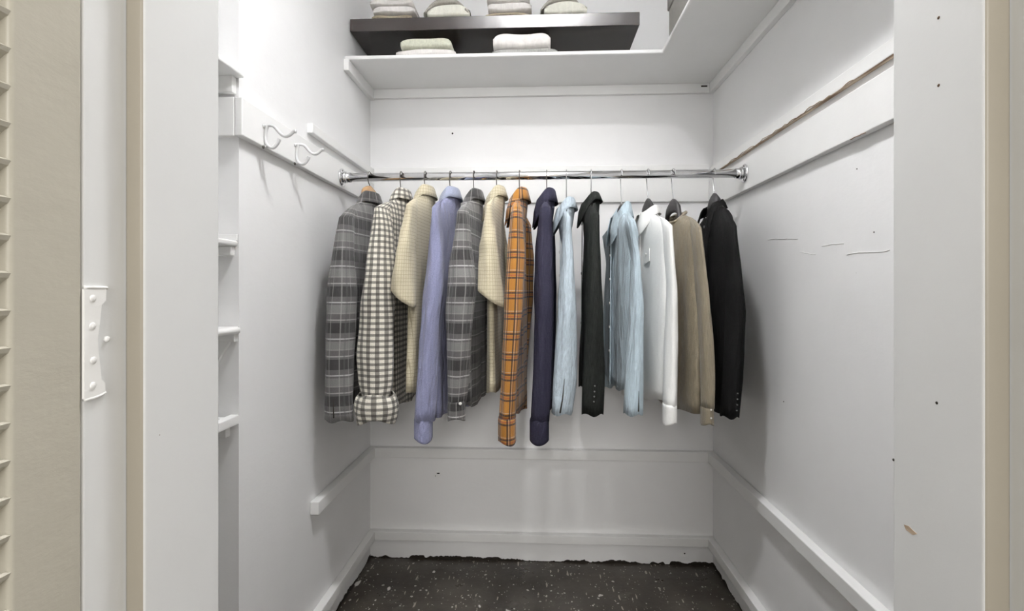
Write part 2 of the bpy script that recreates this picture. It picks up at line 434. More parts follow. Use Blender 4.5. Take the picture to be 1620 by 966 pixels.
# --- ceiling lamp of the closet (out of view, gives the light)
em, ent, eb = newmat('lamp_globe'); eb.inputs['Base Color'].default_value = (.9, .9, .88, 1)
eb.inputs['Emission Color'].default_value = LAMP_COL; eb.inputs['Emission Strength'].default_value = LAMP_STRENGTH
LX, LY = .03, .96
lp = empty('ceiling_lamp', (LX, LY, CEIL)); tag(lp, 'unseen lamp hanging from the closet ceiling, drum shade and uplight added', 'lamp')
ZD = 2.635                     # light disc in an added opaque drum, open above and below, evening the light
disc('ceiling_rose', (LX, LY, CEIL), (0, 0, -1), .04, .015, TRIM, lp, 24)
tube('stem', [(LX, LY, CEIL-.012), (LX, LY, ZD+.004)], .005, STEEL, lp, 8, 0)
V, Fc = [], []
for (r_, z_) in ((.094, ZD-.052), (.098, ZD-.052), (.098, ZD+.03), (.094, ZD+.03)):
    V += [(LX+r_*math.cos(2*math.pi*k/32), LY+r_*math.sin(2*math.pi*k/32), z_) for k in range(32)]
for i in range(4):
    for k in range(32): Fc.append((i*32+k, ((i+1) % 4)*32+k, ((i+1) % 4)*32+(k+1) % 32, i*32+(k+1) % 32))
mesh('added_drum_shade', V, Fc, BLACKHANG, lp)
V = [(LX+.0935*math.cos(2*math.pi*k/32), LY+.0935*math.sin(2*math.pi*k/32), ZD+z_) for z_ in (.0, .004) for k in range(32)]
em2, _, eb2 = newmat('added_uplight'); eb2.inputs['Base Color'].default_value = (.9, .9, .88, 1)  # uplight added so the ceiling bounce fills the closet
eb2.inputs['Emission Color'].default_value = LAMP_COL; eb2.inputs['Emission Strength'].default_value = LAMP_STRENGTH*7.0
ld = mesh('light_disc', V, [tuple(range(32))[::-1], tuple(range(32, 64))]+[(k, (k+1) % 32, 32+(k+1) % 32, 32+k) for k in range(32)], em, lp)
ld.data.materials.append(em2); ld.data.polygons[1].material_index = 1

# ================================================================ SHELVES
SZ0, SZ1 = H+.890, H+.905
SY, SXI = 1.951, .472
sh = empty('corner_shelf', (0, YB, SZ0)); tag(sh, 'white painted L-shaped shelf on cleats around the top corner', 'shelf')
# L-shaped board, one mesh
Lp = [(XL, SY), (SXI, SY), (SXI, YF+.02), (XR, YF+.02), (XR, YB), (XL, YB)]
V = [(x, y, SZ0) for x, y in Lp]+[(x, y, SZ1) for x, y in Lp]
Fc = [(5, 4, 1, 0), (4, 3, 2, 1), (6, 7, 10, 11), (7, 8, 9, 10)]+[(i, (i+1) % 6, 6+(i+1) % 6, 6+i) for i in range(6)]
o = mesh('shelf_board', V, Fc, TRIM, sh)
m = o.modifiers.new('edge', 'BEVEL'); m.width = .004; m.segments = 2; m.limit_method = 'ANGLE'
box('cleat', XL, XL+.020, SY-.008, YB, SZ0-.044, SZ0, TRIM, sh, .002)
box('cleat', XL+.020, XR-.020, YB-.018, YB, SZ0-.040, SZ0, TRIM, sh, .002)
box('cleat', XR-.020, XR, YF+.02, YB, SZ0-.040, SZ0, TRIM, sh, .002)
box('knot_gap', XR-.056, XR-.030, YB-.0195, YB-.018, SZ0-.016, SZ0-.010, HOLE, sh)

ds = empty('floating_shelf', (-.17, YB, H+1.022)); tag(ds, 'black-brown floating shelf mounted above the white shelf', 'shelf')
box('shelf_board', XL+.004, .398, 2.0, YB, H+1.022, H+1.072, DARKSHELF, ds, .0015)

# --- alcove shelves (front edges face the closet)
def alcove_shelf(z0, z1, x1, label):
    t = empty('alcove_shelf', ((XA+x1)/2, (YF+YP)/2, H+z0)); tag(t, label, 'shelf', 'shelves in the left alcove')
    return t
a1 = alcove_shelf(.527, .539, -.722, 'highest of the white shelves in the left alcove, above the rail')
box('shelf_board', XA, -.722, YF, YP-.001, H+.527, H+.539, TRIM, a1, .003)
box('cleat', XA, -.742, YP-.020, YP-.001, H+.486, H+.527, TRIM, a1, .002)
a2 = alcove_shelf(.108, .132, -.735, 'white alcove shelf second from top, at mid height')
box('shelf_board', XA, -.738, YF, YP-.001, H+.110, H+.124, TRIM, a2, .004)
box('back_lip', XA, -.738, YP-.006, YP-.001, H+.124, H+.140, TRIM, a2, .002)
box('cleat', XA, -.745, YP-.018, YP-.001, H+.086, H+.110, TRIM, a2, .004)
a3 = alcove_shelf(-.106, -.088, -.729, 'thick round-edged white alcove shelf third from top')
box('shelf_board', XA, -.729, YF, YP-.001, H-.106, H-.088, TRIM, a3, .007)
box('cleat', XA, -.738, YP-.018, YP-.001, H-.125, H-.106, TRIM, a3, .002)
V = [(-.742, YP-.001, H-.106), (-.742, YP-.012, H-.106), (-.80, YP-.012, H-.20), (-.80, YP-.001, H-.20), (-.90, YP-.001, H-.106), (-.90, YP-.012, H-.106)]
mesh('bracket', V, [(0, 1, 2, 3), (1, 5, 2), (0, 3, 4), (3, 2, 5, 4), (0, 4, 5, 1)], TRIM, a3)
a4 = alcove_shelf(-.325, -.308, -.735, 'lowest alcove shelf with open slots between white slats')
box('front_edge', -.758, -.735, YF, YP-.001, H-.330, H-.306, TRIM, a4, .003)
box('back_edge', XA, XA+.025, YF, YP-.001, H-.330, H-.306, TRIM, a4, .003)
box('cleat', XA+.025, -.758, YP-.020, YP-.001, H-.360, H-.324, TRIM, a4, .002)
yy = YP-.022; first = None
while yy > YF+.03:
    if first is None:
        o = box('slat', XA+.025, -.758, yy-.016, yy, H-.322, H-.308, TRIM, a4); first = o; y_first = yy
    else:
        o = first.copy(); COL.objects.link(o); o.location.y = yy-y_first
    yy -= .026

# ================================================================ ROD AND HOOKS
rd = empty('clothes_rod', (0, YROD, ZROD)); tag(rd, 'chrome clothes rod spanning the closet between two flanges', 'clothes rod')
xa, xb = XL+.020, XR-.020
tube('rod', [(xa+.004, YROD, ZROD), (xb-.004, YROD, ZROD)], RROD, CHROME, rd, 28, 0)
for (x, s) in ((xa, 1), (xb, -1)):
    fl = disc('flange', (x, YROD, ZROD), (s, 0, 0), .033, .007, CHROME, rd, 28)
    tube('socket', [(x+s*.006, YROD, ZROD), (x+s*.034, YROD, ZROD)], .0185, CHROME, fl, 24, 0)
    tube('socket_ring', [(x+s*.012, YROD, ZROD), (x+s*.018, YROD, ZROD)], .0215, CHROME, fl, 24, 0)
    for dz in (-.024, .024): disc('screw', (x+s*.0065, YROD-.008, ZROD+dz), (s, 0, 0), .004, .0015, STEEL, fl, 10, 1)
def coat_hook(y, z, label):
    X0 = XL+.020
    t = empty('coat_hook', (X0, y, z)); tag(t, label, 'hook', 'painted wire coat hooks on the left rail')
    pt = lambda a, b, c=0: (X0+a, y+c, z+b)
    r = .0044
    tube('upper_prong', [pt(.001, .030), pt(.014, .033), pt(.026, .031), pt(.036, .020), pt(.046, .008), pt(.058, .002), pt(.070, .006), pt(.080, .016), pt(.086, .016)], [r]*8+[r*1.2], PAINTEDWIRE, t, 10, 2)
    tube('lower_prong', [pt(.010, .032), pt(.005, .018), pt(.003, 0), pt(.006, -.016), pt(.016, -.027), pt(.028, -.026), pt(.037, -.015), pt(.041, -.004)], [r]*7+[r*1.2], PAINTEDWIRE, t, 10, 2)
    tube('screw_tip', [pt(0, -.024), pt(.007, -.024)], .0042, PAINTEDWIRE, t, 8, 0)
    disc('screw_head', pt(0, .030, -.004), (1, 0, 0), .0055, .003, PAINTEDWIRE, t, 12, 1)
    disc('screw_head', pt(0, -.026, -.006), (1, 0, 0), .0048, .003, STEEL, t, 12, 1)
coat_hook(1.328, H+.404, 'white painted wire coat hook nearer the alcove')
coat_hook(1.505, H+.404, 'white painted wire coat hook nearer the clothes rod')

# ================================================================ SHIRTS AND HANGERS
def loft(rings, uvs, name, mat, parent, solid=.0016, cap_first=False):
    n = len(rings[0]); V = [p for r in rings for p in r]; Fc, U = [], []
    for i in range(len(rings)-1):
        for k in range(n):
            k2 = (k+1) % n
            Fc.append((i*n+k, i*n+k2, (i+1)*n+k2, (i+1)*n+k))
            a, b, c, d = uvs[i][k], uvs[i][k+1], uvs[i+1][k+1], uvs[i+1][k]
            U.append((a, b, c, d))
    if cap_first:
        Fc.append(tuple(range(n))[::-1]); U.append(tuple(uvs[0][:n])[::-1])
    return mesh(name, V, Fc, mat, parent, True, U, solid)
def interp(tab, x):
    if x <= tab[0][0]: return tab[0][1:]
    for a, b in zip(tab, tab[1:]):
        if x <= b[0]:
            s = (x-a[0])/(b[0]-a[0]); return tuple(p+(q-p)*s for p, q in zip(a[1:], b[1:]))
    return tab[-1][1:]
ss = lambda x: max(0., min(1., x))**2*(3-2*max(0., min(1., x)))

def garment(spec):
    rnd = random.Random(spec['seed'])
    u_h = spec['hook']; Xh = sx(u_h, YROD); mat = spec['mat']; cmat = spec.get('cmat', mat)
    sl = spec['sleeve']; short = spec.get('short', False)
    pm = .222
    vmid = sl[len(sl)//2]; Xs = (sx(vmid[1], YROD-pm)+sx(vmid[2], YROD-pm))/2
    ang = math.atan2(Xs-Xh, pm); ang = max(-.26, min(.26, ang))
    d = Vector((math.sin(ang), -math.cos(ang), 0)); nq = Vector((math.cos(ang), math.sin(ang), 0))   # +p towards the room, +q to the right
    O = Vector((Xh, YROD, 0))
    L = lambda p, q, z: tuple(O + d*p + nq*q + Vector((0, 0, z)))
    zct = sz(spec['top'], Xh, YROD)                # top of the collar
    zn = zct - spec.get('stand', .032)             # neckline height
    slope = spec.get('slope', .42)
    ztop = lambda p: zn - slope*max(0, abs(p)-.045) - .9*max(0, abs(p)-.165)**1.0*.5
    root = empty(spec['name'], (Xh, YROD, zn)); tag(root, spec['label'], spec['cat'], 'clothes hanging on the rod')
    # ---- body
    T = spec.get('T', .022); Pw = spec.get('P', .190); NR = 48; NT = 22
    zhem = sz(spec['hem'], Xh, YROD-.17); ph = [rnd.uniform(0, 6.28) for _ in range(6)]
    fold = spec.get('fold', .005); curl = spec.get('tail', .02)
    rings, uvs = [], []
    for i in range(NT+1):
        t = i/NT; tt = t**1.25
        ring, uvr = [], []
        for k in range(NR+1):
            a = 2*math.pi*k/NR; c, s = math.cos(a), math.sin(a)
            Pt = (.200*(1-ss(tt*6)) + Pw*ss(tt*6)) * (1+.05*tt)
            p = Pt*math.copysign(abs(c)**.75, c)
            neck = math.exp(-(p/.062)**4)
            th = T*(min(1, tt*11)**.5*.85+.15*tt)
            th = th + (max(.030, T*.8)-th)*neck*(1-ss(tt*5)) if tt < .2 else th
            th += .002*(1-neck)*(1-ss(tt*8))
            q = th*math.copysign(abs(s)**.7, s)
            if tt > .03:
                g = ss((tt-.03)*2.0)
                q += fold*g*(math.sin(p*42+ph[0])*.6 + math.sin(p*77+ph[1]+3*tt)*.4)*min(1, abs(s)*2)
                p += .006*g*math.sin(7*tt+ph[2])
            zt = ztop(p)
            if s < 0: zt -= spec.get('front_drop', .045)*neck        # front of the neck sits lower
            zb = zhem + curl*((p/Pw)**2) - curl*.4 + .006*math.sin(p*30+ph[3])
            z = zt+(zb-zt)*tt
            if k < NR: ring.append(L(p, q, z))
            uvr.append((p*(1 if s >= 0 else 1)+ (0 if k < NR else 0), z))
        rings.append(ring); uvs.append(uvr)
    body = loft(rings, uvs, 'body', mat, root)
    def bodyq(p, z, side=-1):
        tt = max(.05, min(1, (ztop(p)-z)/(ztop(p)-zhem)))
        th = T*(min(1, tt*11)**.5*.85+.15*tt); c = min(1, abs(p)/(Pw*1.02)); sn = max(0, 1-c**(2/.75))**.5
        return side*th*sn**.7
    # ---- sleeves
    def sleeve(sgn):
        b0 = spec.get('sb', .046)
        secs = []
        zs0 = ztop(.120)-.001
        tab = []
        for (v, ul, ur) in sl:
            xm0 = sx((ul+ur)/2, YROD-pm); z = sz(v, xm0, YROD-pm)
            xl, xr = sx(ul, YROD-pm), sx(ur, YROD-pm)
            tab.append((-z, (xl+xr)/2, (xr-xl)/2))
        zend = -tab[-1][0]
        slopev = abs(Xs/(YROD-pm))
        NSS = 30; n = 26
        rings, uvs = [], []
        z1 = min(-tab[0][0], zs0-.03)
        for i in range(NSS+1):
            t = i/NSS
            if i < 8:
                s_ = i/8; z = zs0 + (z1-zs0)*s_**1.12
                gr = s_**.62
                xc, a = interp(tab, -z1)
                p = .120 + (.200-.120)*s_
                topq = 0.0
                gx = O + d*p; 
                cen = Vector((gx.x*(1-gr)+xc*gr, YROD - p, z))
                a = max(.004, a*gr); bb = .008+(b0-.008)*s_**.9
            else:
                s_ = (i-8)/(NSS-8); z = z1+(zend-z1)*s_
                xc, a = interp(tab, -z); p = .200 + .028*ss(s_*2.2) + .004*math.sin(5*s_+ph[1])
                cen = Vector((xc, YROD-p, z)); bb = b0*(1-.22*s_) if not short else b0*(1+.25*s_)
            a = math.sqrt(max(a*a-(bb*slopev)**2, (.55*a)**2))
            ring, uvr = [], []
            for k in range(n+1):
                th = 2*math.pi*k/n + math.pi/2
                f = 1+ (fold*10)*math.sin(3*th+ph[0]+8*t)*ss(t*2) + (fold*8)*math.sin(5*th+ph[4]-7*t)*ss(t*2) + (fold*7)*math.sin(2*th+34*t+ph[5])*math.sin(3.14*t)**2
                x = a*math.cos(th)*f; y = bb*math.sin(th)*f
                zz = z
                if short: zz += -.030*(x/max(a, .001))*ss((t-.3)/.7)+.006*math.sin(th)*t
                elif t > .3: zz += .004*math.sin(4*th+ph[2]+20*t)
                w = cen + Vector((x, y, 0)); w.z = zz
                if k < n:
                    if sgn < 0:
                        rel = w-O; pp, qq = rel.dot(d), rel.dot(nq); w = O - d*pp + nq*qq; w.z = zz
                    ring.append(tuple(w))
                uvr.append(((th-math.pi/2-math.pi)*.5*(.045+bb), zz))
            rings.append(ring); uvs.append(uvr)
        so = loft(rings, uvs, 'sleeve', mat, root, cap_first=True)
        # cuff
        if 'cuff' in spec:
            v0, v1, ul, ur = spec['cuff'][:4]; bulge = spec['cuff'][4] if len(spec['cuff']) > 4 else .0
            xm0 = sx((ul+ur)/2, YROD-pm); za, zb = sz(v0, xm0, YROD-pm), sz(v1, xm0, YROD-pm)
            a = (sx(ur, YROD-pm)-sx(ul, YROD-pm))/2; bb = b0*.80
            a = math.sqrt(max(a*a-(bb*slopev)**2, (.6*a)**2)); p = .230
            rings, uvs = [], []
            NC = 10
            for i in range(NC+1):
                t = i/NC; z = za+(zb-za)*t; f0 = 1+bulge*math.sin(math.pi*t)
                if t == 0: f0 *= .94
                ring, uvr = [], []
                for k in range(n+1):
                    th = 2*math.pi*k/n+math.pi/2
                    f = f0*(1+.03*math.sin(3*th+ph[3])+ (bulge*.22)*math.sin(5*th+ph[4]+5*t))
                    x = a*math.cos(th)*f; y = bb*math.sin(th)*f
                    zz = z + (.006*math.sin(2*th+ph[5]))*t + (bulge*.03*math.sin(3*th+ph[2]))
                    w = Vector((xm0+x, YROD-p+y, zz))
                    if k < n:
                        if sgn < 0:
                            rel = w-O; pp, qq = rel.dot(d), rel.dot(nq); w = O-d*pp+nq*qq; w.z = zz
                        ring.append(tuple(w))
                    uvr.append(((th-math.pi*1.5)*.5*(.045+bb)+.007, zz+.011))
                rings.append(ring); uvs.append(uvr)
            loft(rings, uvs, 'cuff', spec.get('cuffmat', mat), so, .003)
        if sgn > 0:
            for (ub, vb, r) in spec.get('cuffbuttons', []):
                p = .262; X_ = sx(ub, YROD-p)
                # find the front surface of the sleeve at that spot
                z_ = sz(vb, X_, YROD-p); xc, a_ = interp(tab, -z_)
                rel = max(-.9, min(.9, (X_-xc)/max(a_, .01)))
                yb = YROD-.231-b0*.82*math.sqrt(1-rel*rel)-.0015
                disc('button', (sx(ub, yb), yb, sz(vb, X_, yb)), (rel*.6, -1, 0), r, .0022, spec.get('btn', PEARL), so, 12, 1)
        return so
    near = sleeve(1); sleeve(-1)
    # slit at the cuff
    if 'slit' in spec:
        pts = []
        for (ub, vb) in spec['slit']:
            X_ = sx(ub, YROD-.26); z_ = sz(vb, X_, YROD-.26)
            xc = (sx(sl[-1][1], YROD-pm)+sx(sl[-1][2], YROD-pm))/2; a_ = (sx(sl[-1][2], YROD-pm)-sx(sl[-1][1], YROD-pm))/2
            rel = max(-.93, min(.93, (X_-xc)/a_)); yb = YROD-.231-.046*.80*math.sqrt(1-rel*rel)-.001
            pts.append((sx(ub, yb), yb, z_))
        tube('cuff_slit', pts, [.0008, .002, .0024][:len(pts)] if len(pts) == 3 else .0018, HOLE, near, 6, 0)
    # ---- collar
    ck = spec.get('collar', 'shirt'); cdark = HOLE
    if ck == 'shirt':
        NA = 36; rings = []; V = []; Fc = []; U = []
        px, qx = .050, .026
        A0 = math.radians(158)
        M = 7
        drop0 = spec.get('fall', .040)
        for i in range(NA+1):
            a = -A0 + 2*A0*i/NA                 # a = 0 at the back of the neck (+q)
            c, s = math.cos(a), math.sin(a)
            fr = ss((abs(a)-1.2)/1.5)           # 0 at the back, 1 at the points
            zl_ = zn - spec.get('front_drop', .045)*.75*fr
            sth = zct-zn
            prof = [(1.00, -.008), (1.0, sth*.6), (1.03, sth*.95), (1.10, sth), (1.20, sth*.84), (1.40, sth-.6*(drop0+.030*fr)), (1.58-.08*fr, sth-(drop0+.055*fr))]
            for (sc_, dz) in prof:
                V.append(L(px*sc_*s, qx*sc_*c - .014*fr*(sc_-1)*2, zl_+dz)); U.append((a*.05, dz+zl_))
        for i in range(NA):
            for j in range(M-1): Fc.append((i*M+j, (i+1)*M+j, (i+1)*M+j+1, i*M+j+1))
        mesh('collar', V, Fc, cmat, root, True, [[U[x] for x in f] for f in Fc], .0022)
    elif ck == 'crew':
        pts = []
        for i in range(29):
            a = 2*math.pi*i/28; p = .074*math.sin(a); q = .033*math.cos(a)
            neck = math.exp(-(p/.062)**4); fz = ss((-math.cos(a)+.4)/1.4)
            pts.append(L(p, q, ztop(p)-spec.get('front_drop', .045)*fz*.9+.002))
        tube('neck_band', pts, .0055, mat, root, 8, 1)
    elif ck == 'lapel':
        for sgn in (1, -1):
            prof = [(0.0, .030, .018), (.040, .016, .012), (.062, -.016, -.004), (.070, -.036, -.05), (.050, -.040, -.115), (.022, -.036, -.19), (.004, -.034, -.235)]
            V, Fc = [], []
            for (p, q, dz) in prof:
                qq = min(q, bodyq(p, zn+dz, -1)-.004) if q < -.01 else q
                V += [L(sgn*p, qq, zn+dz+.004), L(sgn*(p+.006), qq-.006 if q < 0 else qq+.006, zn+dz-.008), L(sgn*(p+.030*(1 if q < 0 else .4)), (qq-.003) if q < 0 else qq+.012, zn+dz-.030)]
            for i in range(len(prof)-1):
                for j in range(2): Fc.append((3*i+j, 3*i+3+j, 3*i+4+j, 3*i+1+j))
            mesh('lapel', V, Fc, cmat, root, True, [[(V[x][1], V[x][2]) for x in f] for f in Fc], .003)
    # ---- placket and buttons on the front (which faces left, -q)
    if spec.get('placket', True):
        V, Fc = [], []; zt = zn-.045; N = 16
        for i in range(N+1):
            z = zt+(zhem-.006-zt)*i/N
            for p in (-.014, .014): V.append(L(p, bodyq(p, z)-.004-fold, z))
        for i in range(N): Fc.append((2*i, 2*i+1, 2*i+3, 2*i+2))
        mesh('placket', V, Fc, mat, root, True, [[(V[x][1], V[x][2]) for x in f] for f in Fc], .0024)
        nb = spec.get('nbtn', 6)
        for i in range(nb):
            z = zt-.03+(zhem+.06-zt)*i/nb
            disc('button', L(0, bodyq(0, z)-.0052-fold, z), tuple(-nq), .0052, .0022, spec.get('btn', PEARL), root, 12, 1)
    if spec.get('pocket'):
        p0, z0, wv, hv = spec['pocket']
        V = []; z0 = zn-z0
        for (a, b) in ((-.5, 0), (.5, 0), (.5, -.85), (0, -1), (-.5, -.85)): V.append(L(p0+a*wv, bodyq(p0+a*wv, z0+b*hv)-.0035-fold*.6, z0+b*hv))
        pk = mesh('pocket', V, [(0, 1, 2, 3, 4)], mat, root, False, [[(0, 0), (wv, 0), (wv, -hv), (wv/2, -hv), (0, -hv)]], .0025)
        disc('button', L(p0, bodyq(p0, z0-.02)-.006-fold*.6, z0-.018), tuple(-nq), .0048, .002, spec.get('btn', PEARL), pk, 12, 1)
    # ---- hanger (a thing of its own)
    hm = spec['hmat']
    hr = empty('clothes_hanger', (Xh, YROD, zn)); tag(hr, spec['hlabel'], 'hanger', 'hangers on the chrome rod')
    zh = zn + spec.get('hup', .014)
    hs = spec.get('hslope', slope)
    wmat = STEELL if u_h > 880 else STEEL
    side = 1 if u_h < 960 else -1
    R = RROD+.0021
    pts = [L(0, 0, zh-.006), L(0, 0, zh+.012)]
    pts += [L(side*R*.55, 0, (zh+ZROD)/2-.004), L(side*R, 0, ZROD-.004)]
    for i in range(1, 9):
        a = math.pi*i/8*1.12; pts.append(L(side*R*math.cos(a), 0, ZROD+R*math.sin(a)*1.15))
    tube('hook', pts, .0017, wmat, hr, 8, 1)
    V, Fc = [], []; N = 24; K = 10
    hh, ht = spec.get('hh', .017), spec.get('ht', .0065)
    for i in range(N+1):
        p = -.178+.356*i/N; ap = abs(p)
        zc_ = zh - hs*max(0, math.sqrt(ap*ap+.0012)-.034) - .02*(ap/.178)**2*.3
        zc_ = min(zc_, ztop(p)-.006 - hh*.4) if ap > .048 else zc_ 
        f = 1-.35*(ap/.178); 
        if ap < .05: f *= 1+.25*(1-ap/.05)
        for k in range(K):
            a = 2*math.pi*k/K
            V.append(L(p, ht*math.cos(a) + .0, zc_+hh*f*.62*math.sin(a)-hh*.45))
    for i in range(N):
        for k in range(K): Fc.append((i*K+k, (i+1)*K+k, (i+1)*K+(k+1) % K, i*K+(k+1) % K))
    Fc += [tuple(range(K))[::-1], tuple(N*K+k for k in range(K))]
    mesh('shoulder_arm', V, Fc, hm, hr, True)
    disc('hook_ferrule', L(0, 0, zh-.002), (0, 0, 1), .0034, .006, wmat, hr, 10)
    return root

SPECS = [
 dict(name='shirt', cat='shirt', hook=585, mat=M_GREY, hmat=WOODHANG, top=306, hem=642, T=.026,
      sleeve=[(345,533,557),(400,524,559),(470,516,565),(560,515,560),(640,516,560),(662,517,562)], slit=[(527,612),(527.5,640),(528,660)], hh=.030, ht=.012, hup=.052,
      label='grey plaid flannel shirt at the far left end of the rod', hlabel='wooden hanger with dark hook at the far left end of the rod'),
 dict(name='shirt', cat='shirt', hook=635, mat=M_GING, hmat=BLACKHANG, top=301, hem=648, T=.022, sb=.054,
      sleeve=[(330,590,614),(365,584,620),(400,580,622),(470,573,625),(560,567,625),(610,570,624),(632,577,617)], cuff=(622,664,567,626,.16),
      label='black and cream gingham shirt with rolled-up cuffs', hlabel='hanger holding the gingham shirt'),
 dict(name='shirt', cat='shirt', hook=673, mat=M_CREAM, hmat=BLACKHANG, top=296, hem=622, T=.024, short=True, sb=.052,
      sleeve=[(325,640,658),(360,634,658),(400,628,658),(450,622,660),(470,621,660)],
      label='cream checked short-sleeved shirt beside the gingham shirt', hlabel='hanger holding the cream shirt next to the gingham one'),
 dict(name='shirt', cat='shirt', hook=713, mat=M_LAV, cmat=M_LAVC, hmat=BLACKHANG, top=299, hem=662, T=.020, sb=.050, fold=.007,
      sleeve=[(330,682,695),(400,677,702),(450,673,703),(500,668,697),(600,660,692),(662,657,688)], cuff=(658,693,657,685),
      label='plain lavender-blue long-sleeved shirt', hlabel='hanger holding the lavender-blue shirt'),
 dict(name='shirt', cat='shirt', hook=750, mat=M_GREY, hmat=WOODHANG, top=302, hem=646, T=.022,
      sleeve=[(335,722,740),(400,714,747),(450,710,756),(500,708,750),(600,708,741),(640,709,736)], cuff=(632,661,709,736), cuffbuttons=[(728,638,.0050)],
      label='grey plaid flannel shirt between the lavender and second cream shirt, one white cuff button', hlabel='hanger holding the grey plaid shirt right of the lavender shirt'),
 dict(name='shirt', cat='shirt', hook=786, mat=M_CREAM, hmat=BLACKHANG, top=297, hem=622, T=.020, short=True, sb=.050,
      sleeve=[(325,768,780),(360,764,784),(400,760,790),(450,756,796),(470,755,797)],
      label='cream checked short-sleeved shirt beside the orange plaid shirt', hlabel='hanger holding the cream shirt next to the orange one'),
 dict(name='shirt', cat='shirt', hook=822, mat=M_ORANGE, hmat=BLACKHANG, top=300, hem=655, T=.017,
      sleeve=[(330,808,826),(400,802,830),(500,798,826),(600,794,818),(664,790,816)], cuff=(658,697,789,816), fall=.045,
      label='orange and black plaid shirt in the middle of the rod', hlabel='hanger holding the orange plaid shirt'),
 dict(name='shirt', cat='shirt', hook=865, mat=M_NAVY, hmat=BLACKHANG, top=301, hem=640, T=.016,
      sleeve=[(330,854,873),(400,847,876),(500,846,876),(600,843,871),(664,840,868)], cuff=(660,696,839,868), fall=.05, btn=DARKBTN,
      label='dark navy long-sleeved shirt right of the orange plaid one', hlabel='hanger holding the dark navy shirt'),
 dict(name='shirt', cat='shirt', hook=896, mat=M_DENIM, hmat=BLACKHANG, top=315, hem=608, T=.016, fold=.004,
      sleeve=[(345,892,904),(400,889,907),(500,882,912),(600,874,911),(652,872,904)], slit=[(893,598),(890,630),(886,652)],
      label='pale blue denim shirt between the navy shirt and charcoal jacket', hlabel='hanger holding the pale blue denim shirt'),
 dict(name='jacket', cat='jacket', hook=935, mat=M_CHAR, hmat=BLACKHANG, top=307, hem=616, T=.026,
      sleeve=[(340,934,949),(400,930,951),(500,926,954),(600,921,955),(652,920,953)], cuffbuttons=[(941,610,.0024),(940.5,619,.0024),(940,627,.0024),(939.5,635,.0024)], collar='shirt', btn=DARKBTN, fall=.03, nbtn=3,
      label='charcoal jacket with four small cuff buttons between two pale blue shirts', hlabel='hanger holding the charcoal jacket'),
 dict(name='shirt', cat='shirt', hook=983, mat=M_LBLUE, hmat=BLACKHANG, top=322, hem=620, T=.034, fold=.005, hup=.022, front_drop=.06, fall=.055, stand=.026,
      sleeve=[(350,990,1004),(400,999,1013),(500,995,1018),(600,988,1017),(652,985,1015)], slit=[(1009,590),(1010,620),(1010,650)],
      label='light blue crinkled button-front shirt beside the white blouse', hlabel='black hanger holding the light blue crinkled shirt'),
 dict(name='blouse', cat='blouse', hook=1025, mat=M_WHITE, hmat=BLACKHANG, top=328, hem=638, T=.028, fold=.003, hup=.044, front_drop=.03, fall=.030, stand=.020, hh=.034, ht=.009, hslope=.85,
      sleeve=[(358,1050,1066),(450,1054,1070),(550,1050,1072),(642,1048,1070)], cuff=(637,667,1047,1069), pocket=(.075,.135,.055,.05), nbtn=5,
      label='plain white collared blouse with a small chest pocket', hlabel='black hanger holding the white blouse'),
 dict(name='sweater', cat='sweater', hook=1065, mat=M_TAUPE, hmat=BLACKHANG, top=336, hem=656, T=.028, fold=.007, collar='crew', placket=False, hup=.046, stand=.006, hh=.034, ht=.009, hslope=.85, slope=.36, front_drop=.045,
      sleeve=[(362,1096,1114),(420,1100,1119),(500,1103,1124),(560,1105,1128),(644,1108,1128)], cuff=(642,668,1107,1127), cuffbuttons=[(1125,648,.0028),(1125,661,.0028)],
      label='taupe round-neck top with gathered sleeves and buttoned cuffs', hlabel='black hanger holding the taupe top'),
 dict(name='jacket', cat='jacket', hook=1130, mat=M_BLACK, hmat=BLACKHANG, top=320, hem=656, T=.030, fold=.003, collar='lapel', btn=DARKBTN, nbtn=2, hup=.036, stand=.012, hh=.034, ht=.012, hslope=.7, slope=.36,
      sleeve=[(358,1146,1170),(420,1149,1173),(500,1146,1177),(600,1142,1174),(657,1138,1168)], cuffbuttons=[(1167,622,.0022),(1166.5,631,.0022),(1166,640,.0022),(1165.5,649,.0022)],
      label='black jacket at the far right end of the rod', hlabel='black hanger holding the black jacket at the right end'),
]
for i, s in enumerate(SPECS):
    s['seed'] = 100+i; garment(s)

